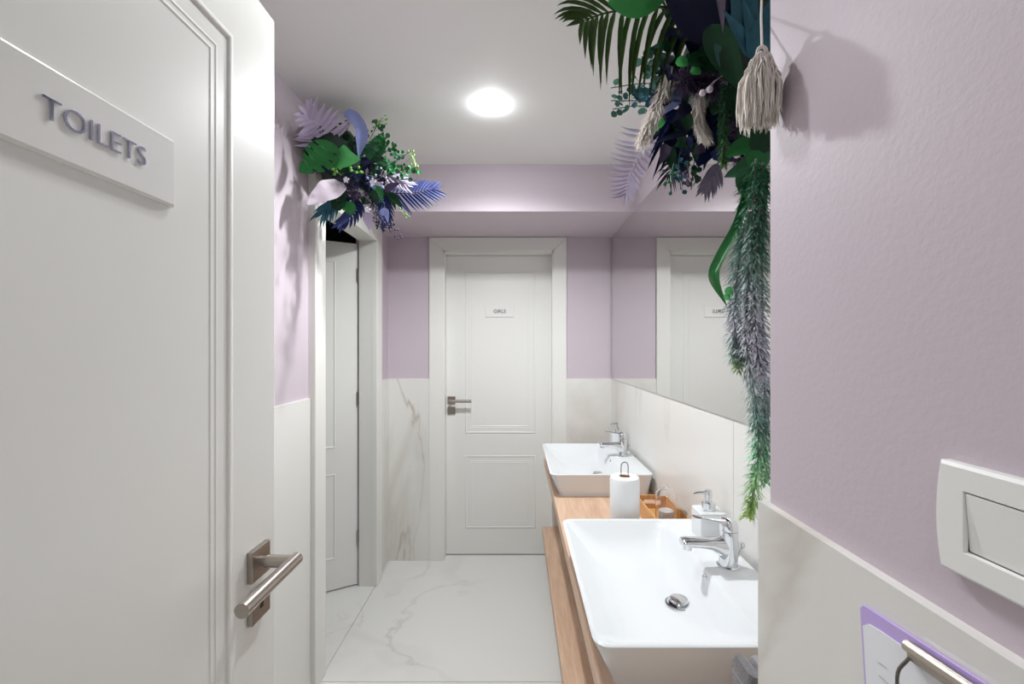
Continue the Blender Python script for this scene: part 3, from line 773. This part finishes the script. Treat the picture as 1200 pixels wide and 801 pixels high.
leaf(A, 'leaf', PP(1.70, (428, 248), (432, 260), (433, 270)), .035, 'lav', CAMV, shape='lance')
leaf(A, 'leaf', PP(1.66, (392, 230), (397, 240), (402, 228)), .05, 'dgreen', CAMV, shape='round')
leaf(A, 'leaf', PP(1.66, (406, 236), (410, 246), (408, 252)), .05, 'green', CAMV, shape='ovate')
leaf(A, 'leaf', PP(1.68, (441, 218), (446, 226), (448, 238)), .026, 'green', CAMV, shape='lance')
leaf(A, 'leaf', PP(1.74, (448, 222), (458, 232), (464, 246)), .034, 'dgreen', CAMV, shape='lance')
leaf(A, 'leaf', PP(1.74, (455, 226), (464, 234), (472, 246)), .03, 'dgreen', CAMV, shape='lance')
leaf(A, 'leaf', PP(1.66, (447, 252), (452, 248), (455, 262)), .03, 'sky', CAMV, shape='lance')
rn = random.Random(11)
for i in range(90):                       # dark filler foliage around the core
    a = rn.uniform(0, 6.283); c = P(rn.uniform(386, 452), rn.uniform(170, 236), rn.uniform(1.68, 1.86))
    d = Vector((math.cos(a), rn.uniform(-.6, .2), math.sin(a))).normalized() * rn.uniform(.04, .075)
    leaf(A, 'leaf', [c, c + d * .5 + CAMV * .008, c + d], rn.uniform(.018, .034), rn.choice(['navy', 'dgreen', 'dgreen', 'plum', 'navy', 'blue', 'euc']), (CAMV + Vector((rn.uniform(-.5, .5), 0, rn.uniform(-.5, .5)))).normalized(), shape='lance', nu=6)
for k, (pts, n, r, m_) in enumerate([(((425, 180), (436, 158), (446, 140)), 22, .0085, 'euc'), (((398, 180), (402, 165), (406, 148)), 24, .011, 'dgreen'), (((440, 190), (452, 178), (464, 172)), 18, .008, 'green'),
                                     (((445, 198), (462, 190), (480, 178)), 22, .0085, 'euc'), (((452, 205), (470, 200), (490, 196)), 20, .009, 'green'), (((432, 186), (444, 172), (452, 165)), 18, .010, 'green'),
                                     (((440, 200), (456, 196), (478, 206)), 20, .0085, 'green'), (((395, 178), (410, 165), (416, 178)), 16, .011, 'dgreen'), (((425, 190), (432, 178), (440, 170)), 16, .011, 'euc')]):
    sprig(A, 'eucalyptus_sprig', PP((1.76, 1.70), *pts), n, r, m_, seed=k, spread=.022)
for k, (pts, n, r, m_) in enumerate([(((400, 205), (393, 200), (391, 198)), 7, .006, 'lime'), (((412, 206), (418, 203), (422, 202)), 8, .006, 'lime'), (((440, 150), (446, 142), (448, 138)), 8, .004, 'lime'),
                                     (((476, 190), (484, 184), (487, 195)), 8, .004, 'lime'), (((438, 236), (452, 262), (470, 277)), 22, .0042, 'plum'), (((434, 236), (444, 262), (462, 264)), 18, .0042, 'navy'),
                                     (((430, 226), (436, 216), (444, 216)), 10, .006, 'sky'), (((430, 205), (446, 208), (452, 200)), 7, .004, 'pale'), (((470, 250), (478, 252), (480, 254)), 3, .004, 'lime')]):
    berries(A, 'berry_sprig', PP((1.72, 1.66), *pts), n, r, m_, seed=k)
for px_, py_ in ((406, 211), (437, 214), (431, 246)):
    c = P(px_, py_, 1.62)
    mk('small_flower', join(*[blade_vf([c, c + Vector((math.cos(a) * .006, -.005, math.sin(a) * .006)), c + Vector((math.cos(a) * .013, -.002, math.sin(a) * .013))], .010, CAMV, 'ovate', .2, 5) for a in (.3, 1.55, 2.8, 4.1, 5.3)]), 'white_flower', A, smooth=True)
fuzz(A, 'twig_cluster', PP(1.66, (396, 214), (408, 218), (418, 226)), 420, .035, 'plum', 5)
fuzz(A, 'twig_cluster', PP(1.70, (420, 205), (430, 220), (438, 240)), 420, .035, 'navy', 6)

# ------------------------------------------------------------------ right arrangement, over the mirror by the pier
B = empty('flower_arrangement', (.56, .95, 2.05), 'artificial flower arrangement with green palm, navy leaves and cream tassel above the mirror', 'flower arrangement', 'artificial plant arrangements')
blob(B, 'moss_base', (.515, .95, 2.13), (.105, .30, .205), 'moss', 4)
frond(B, 'palm_frond', PP((1.02, .96), (822, 16), (770, 8), (716, 14), (684, 24)), 17, lambda t: .192 * (1 - .72 * t ** 3), .0115, 'palm', Vector((0, -1, .12)).normalized(), sides=(1, -1), angle=58, droop=Vector((.14, 0, -.42)), rr=.004, t0=.02, label='long green palm frond')
leaf(B, 'leaf', PP((.95, .90), (785, -45), (745, -8), (712, 4)), .10, 'lgreen', Vector((0, -1, -.6)).normalized(), shape='ovate', label='bright green broad leaf')
leaf(B, 'leaf', PP((.86, .84), (796, -105), (812, -25), (824, 54)), .128, 'navy', Vector((-.1, -1, .1)).normalized(), shape='round', nu=14, fold=.15, label='large dark navy leaf')
leaf(B, 'leaf', PP(.86, (850, -80), (852, -20), (856, 30)), .11, 'navy', Vector((.2, -1, 0)).normalized(), shape='ovate', nu=14, fold=.1)
leaf(B, 'leaf', PP(.80, (838, -40), (841, 0), (847, 40)), .030, 'mauve', Vector((.5, -1, 0)).normalized(), shape='lance', fold=.5)
for (a, b, m_, wd) in (((866, 30), (856, -30), 'teal', .030), ((878, 20), (883, -40), 'teal', .030), ((890, 36), (902, 0), 'teal', .032), ((898, 50), (915, 20), 'teal', .032), ((868, 44), (846, 10), 'teal', .028), ((880, 40), (868, -10), 'teal', .026)):
    leaf(B, 'leaf', PP((.70, .68), (882, 68), a, b), wd, m_, Vector((0, -1, .1)).normalized(), shape='lance', fold=.3)
leaf(B, 'leaf', PP((.82, .76), (834, 28), (850, 70), (874, 112)), .055, 'dgreen', Vector((-.3, -1, .2)).normalized(), shape='lance', nu=12)
leaf(B, 'leaf', PP((.80, .78), (838, 50), (852, 85), (868, 110)), .03, 'sage', Vector((.3, -1, 0)).normalized(), shape='lance', nu=12)
# blue leaves lower down
leaf(B, 'leaf', PP((1.08, 1.02), (838, 128), (826, 160), (818, 196)), .105, 'blue', CAMV, shape='ovate', nu=12, label='broad blue leaf')
leaf(B, 'leaf', PP((1.06, 1.02), (845, 120), (842, 160), (845, 188)), .085, 'navy', CAMV, shape='ovate', nu=12)
leaf(B, 'leaf', PP((1.08, 1.04), (800, 100), (778, 116), (762, 140)), .075, 'sky', Vector((.2, -1, .2)).normalized(), shape='ovate', nu=12, label='pale blue leaf')
leaf(B, 'leaf', PP((1.08, 1.04), (808, 70), (786, 90), (768, 108)), .065, 'blue', Vector((.2, -1, .2)).normalized(), shape='ovate', nu=12)
for k, (a, b, m_) in enumerate([((782, 150), (758, 200), 'navy'), ((785, 158), (764, 212), 'navy'), ((790, 160), (772, 206), 'navy'), ((778, 138), (754, 172), 'navy'), ((792, 162), (784, 200), 'blue'), ((796, 160), (793, 204), 'navy'),
                                ((786, 140), (760, 186), 'blue'), ((800, 150), (802, 192), 'blue'), ((775, 128), (752, 152), 'navy'), ((796, 168), (800, 222), 'teal'), ((800, 170), (808, 212), 'dgreen'), ((794, 172), (792, 216), 'dgreen')]):
    leaf(B, 'leaf', PP((1.12, 1.06), (800, 125 + k * 2), a, b), .020, m_, CAMV, shape='lance', fold=.3, nu=8)
leaf(B, 'leaf', PP(1.04, (778, 138), (766, 148), (754, 168)), .032, 'lgreen', Vector((.2, -1, .3)).normalized(), shape='lance', label='small mint leaf')
# lilac ferns
frond(B, 'fern_frond', PP((1.16, 1.14), (766, 140), (752, 176), (738, 205), (734, 226)), 15, lambda t: .075 * (1 - .4 * t), .0085, 'lav', CAMV, angle=60, droop=Vector((-.15, 0, .35)), rr=.002, label='lilac fern frond')
frond(B, 'fern_frond', PP((1.14, 1.12), (842, 188), (836, 204), (828, 218)), 9, lambda t: .055 * (1 - .3 * t), .009, 'mauve', CAMV, angle=34, droop=Vector((0, 0, -.3)), rr=.002, label='mauve fern frond')
frond(B, 'fern_frond', PP((1.10, 1.08), (796, 160), (790, 184), (784, 204)), 10, lambda t: .05, .004, 'plum', CAMV, angle=40, droop=Vector((0, 0, -.3)), rr=.0015)
# green leaves by the pier
for a, b, c, wd, m_, y in (((895, 168), (872, 172), (850, 184), .040, 'green', .80), ((897, 172), (880, 194), (848, 208), .042, 'euc', .78), ((890, 176), (884, 190), (880, 198), .034, 'green', .74), ((898, 150), (890, 170), (888, 186), .04, 'dgreen', .76),
                           ((888, 200), (874, 212), (871, 232), .040, 'euc', .74), ((900, 140), (880, 150), (862, 160), .04, 'dgreen', .82), ((880, 110), (872, 135), (876, 160), .035, 'dgreen', .84), ((870, 100), (860, 120), (868, 150), .03, 'dgreen', .86)):
    leaf(B, 'leaf', PP(y, a, b, c), wd, m_, (CAMV + Vector((0, 0, .4))).normalized(), shape='ovate')
leaf(B, 'strap_leaf', PP((.74, .70), (880, 205), (868, 258), (846, 300), (838, 325), (852, 359)), .018, 'green', Vector((-.5, -1, .2)).normalized(), shape='strap', nu=22, fold=.5, twist=.5, label='long glossy green strap leaf')
for px_, py_, r, m_ in ((817, 72, .020, 'dgreen'), (832, 78, .022, 'dgreen'), (799, 74, .014, 'lgreen'), (815, 84, .012, 'lgreen'), (854, 341, .007, 'lgreen'), (852, 348, .006, 'lgreen'), (826, 62, .015, 'dgreen')):
    y = .92 if py_ < 100 else .70; c = P(px_, py_, y)
    leaf(B, 'leaf', [c - Vector((r, 0, 0)), c + CAMV * .003, c + Vector((r, 0, 0))], 2 * r, m_, (CAMV + Vector((.2, 0, .2))).normalized(), shape='round', nu=8)
rn = random.Random(21)
for i in range(150):                      # dark filler foliage
    a = rn.uniform(0, 6.283); c = P(rn.uniform(778, 892), rn.uniform(20, 182), rn.uniform(.95, 1.14))
    d = Vector((math.cos(a), rn.uniform(-.5, .2), math.sin(a) - .4)).normalized() * rn.uniform(.04, .085)
    leaf(B, 'leaf', [c, c + d * .5 + CAMV * .008, c + d], rn.uniform(.016, .034), rn.choice(['navy', 'navy', 'dgreen', 'plum', 'blue', 'dgreen']), (CAMV + Vector((rn.uniform(-.5, .5), 0, rn.uniform(-.5, .5)))).normalized(), shape='lance', nu=6)
# sprigs reaching into the room
for k, (pts, n, r, m_) in enumerate([(((770, 98), (748, 98), (716, 103)), 10, .0075, 'sage'), (((770, 118), (745, 118), (716, 118)), 10, .0075, 'sage'), (((770, 126), (745, 124), (718, 128)), 10, .0075, 'sage'),
                                     (((775, 110), (755, 112), (742, 115)), 16, .010, 'teal'), (((790, 60), (770, 66), (755, 80)), 26, .009, 'sage'), (((785, 80), (768, 84), (760, 92)), 20, .009, 'sage'),
                                     (((800, 170), (795, 190), (798, 222)), 14, .007, 'teal'), (((815, 180), (812, 200), (810, 222)), 12, .007, 'dgreen'), (((880, 190), (872, 205), (862, 218)), 12, .007, 'dgreen')]):
    sprig(B, 'eucalyptus_sprig', PP((1.08, 1.02), *pts), n, r, m_, seed=40 + k, spread=.016)
for k, (pts, n, r, m_) in enumerate([(((790, 190), (786, 208), (788, 214)), 8, .004, 'euc'), (((806, 190), (806, 210), (808, 218)), 8, .004, 'plum'), (((850, 85), (842, 92), (836, 96)), 6, .007, 'pale'), (((884, 182), (878, 186), (876, 190)), 5, .007, 'pale')]):
    berries(B, 'berry_sprig', PP((1.0, .86), *pts), n, r, m_, seed=60 + k)
# cream tassel and pampas plumes
t_ = tassel(B, 'tassel', PP(.560, (893, 64), (890, 95), (889, 152)), .006, .0225, 420, 'cream', 1, flare=.12); t_['label'] = 'cream fringe tassel'
tc_ = P(893, 62, .560)
mk('tassel_loop', tube([tc_ + Vector((.006 * math.cos(a), 0, .008 * math.sin(a))) for a in (6.283 * k / 16 for k in range(17))], .0022, 8), 'cream', B, smooth=True)
mk('tassel_cord', tube([tc_ + Vector((0, 0, .007)), P(892, 20, .60), P(895, -60, .70)], .0015, 6), 'cream', B)
fuzz(B, 'pampas_plume', PP((1.02, 1.0), (800, 72), (780, 104), (756, 158)), 2200, .04, 'cream', 8, rad=.012, down=1.8)
fuzz(B, 'pampas_plume', PP(.96, (820, 100), (819, 128), (824, 152)), 1800, .035, 'cream', 9, rad=.009, down=2.2)
fuzz(B, 'twig_cluster', PP(.95, (796, 96), (815, 92), (838, 104)), 800, .035, 'plum', 12, rad=.012)
fuzz(B, 'twig_cluster', PP(.90, (866, 128), (870, 155), (868, 188)), 600, .03, 'plum', 13, rad=.010)

# ------------------------------------------------------------------ trailing garlands at the pier corner
def garland(name, pts, n, L, wd, stops, label, seed, parent=None, twig=True):
    rnd = random.Random(seed); c = bez(pts, 60); V, Fc, C = [], [], []
    for i in range(n):
        t = rnd.uniform(0, 1) ** .95; k = min(int(t * 60), 59); p = c[k].lerp(c[k + 1], t * 60 - k); tg = (c[k + 1] - c[k]).normalized()
        u, w_ = frame_of(tg); a = rnd.uniform(0, 6.283); sd = u * math.cos(a) + w_ * math.sin(a)
        op = rnd.uniform(.6, 1.4)
        d = (tg * math.cos(op) + sd * math.sin(op)).normalized()
        ll = L * rnd.uniform(.6, 1.15) * (1 if t < .93 else .75); e = p + d * ll + tg * ll * .12
        mid = p + d * ll * .55 + sd * ll * .06
        x = d.cross(sd); x = (x.normalized() if x.length > 1e-4 else u) * wd
        q = next(j for j in range(len(stops) - 1) if t <= stops[j + 1][0] + 1e-6)
        f_ = (t - stops[q][0]) / (stops[q + 1][0] - stops[q][0] + 1e-9)
        c0 = srgb(*[stops[q][1][z] + (stops[q + 1][1][z] - stops[q][1][z]) * f_ for z in range(3)])
        g = rnd.uniform(.65, 1.35); col = tuple(min(1, z * g) for z in c0[:3]) + (1,)
        b = len(V); V += [p, mid + x, mid - x, e]; Fc += [(b, b + 1, b + 3, b + 2)]; C += [col] * 4
    st = tube(c, .0018, 5); b = len(V); V += st[0]; Fc += [tuple(i + b for i in q) for q in st[1]]; C += [srgb(120, 118, 122)] * len(st[0])
    o = mk(name, (V, Fc), 'garland', parent, cols=C)
    o['kind'] = 'stuff'
    if label: o['label'] = label
    return o
DG, GG, LV, LG, YG = (48, 118, 76), (122, 160, 148), (200, 200, 212), (150, 208, 160), (168, 196, 108)
garland('trailing_garland', PP((.70, .66), (886, 186), (880, 280), (874, 390), (886, 480), (889, 540), (877, 604)), 1500, .025, .0013, [(0, DG), (.2, GG), (.4, LV), (.62, GG), (.8, LG), (1, YG)], 'longest trailing garland of needle leaves with bright green tip beside the pier', 1, parent=B)
garland('trailing_garland', PP((.72, .68), (898, 196), (893, 320), (896, 450), (898, 566)), 1300, .023, .0013, [(0, DG), (.3, GG), (.6, LV), (.8, GG), (1, LG)], 'trailing garland of grey green needles hanging close to the pier edge', 2, parent=B)
garland('trailing_garland', PP((.74, .70), (880, 200), (868, 290), (861, 370), (866, 432)), 1200, .026, .0013, [(0, DG), (.3, GG), (.7, LV), (.9, GG), (1, YG)], 'short trailing garland of silvery needles with lime tip over the mirror', 3, parent=B)
garland('trailing_garland', PP((.70, .67), (894, 190), (888, 270), (884, 360), (892, 440)), 1200, .025, .0013, [(0, DG), (.35, (70, 128, 98)), (.7, LV), (1, LV)], 'trailing garland of silver lilac needles in the middle of the hanging bunch', 4, parent=B)
garland('needle_garland', PP(.90, (852, 96), (848, 140), (848, 194)), 1100, .018, .0011, [(0, (40, 92, 60)), (.6, (52, 110, 66)), (1, (92, 140, 70))], '', 5, parent=B)
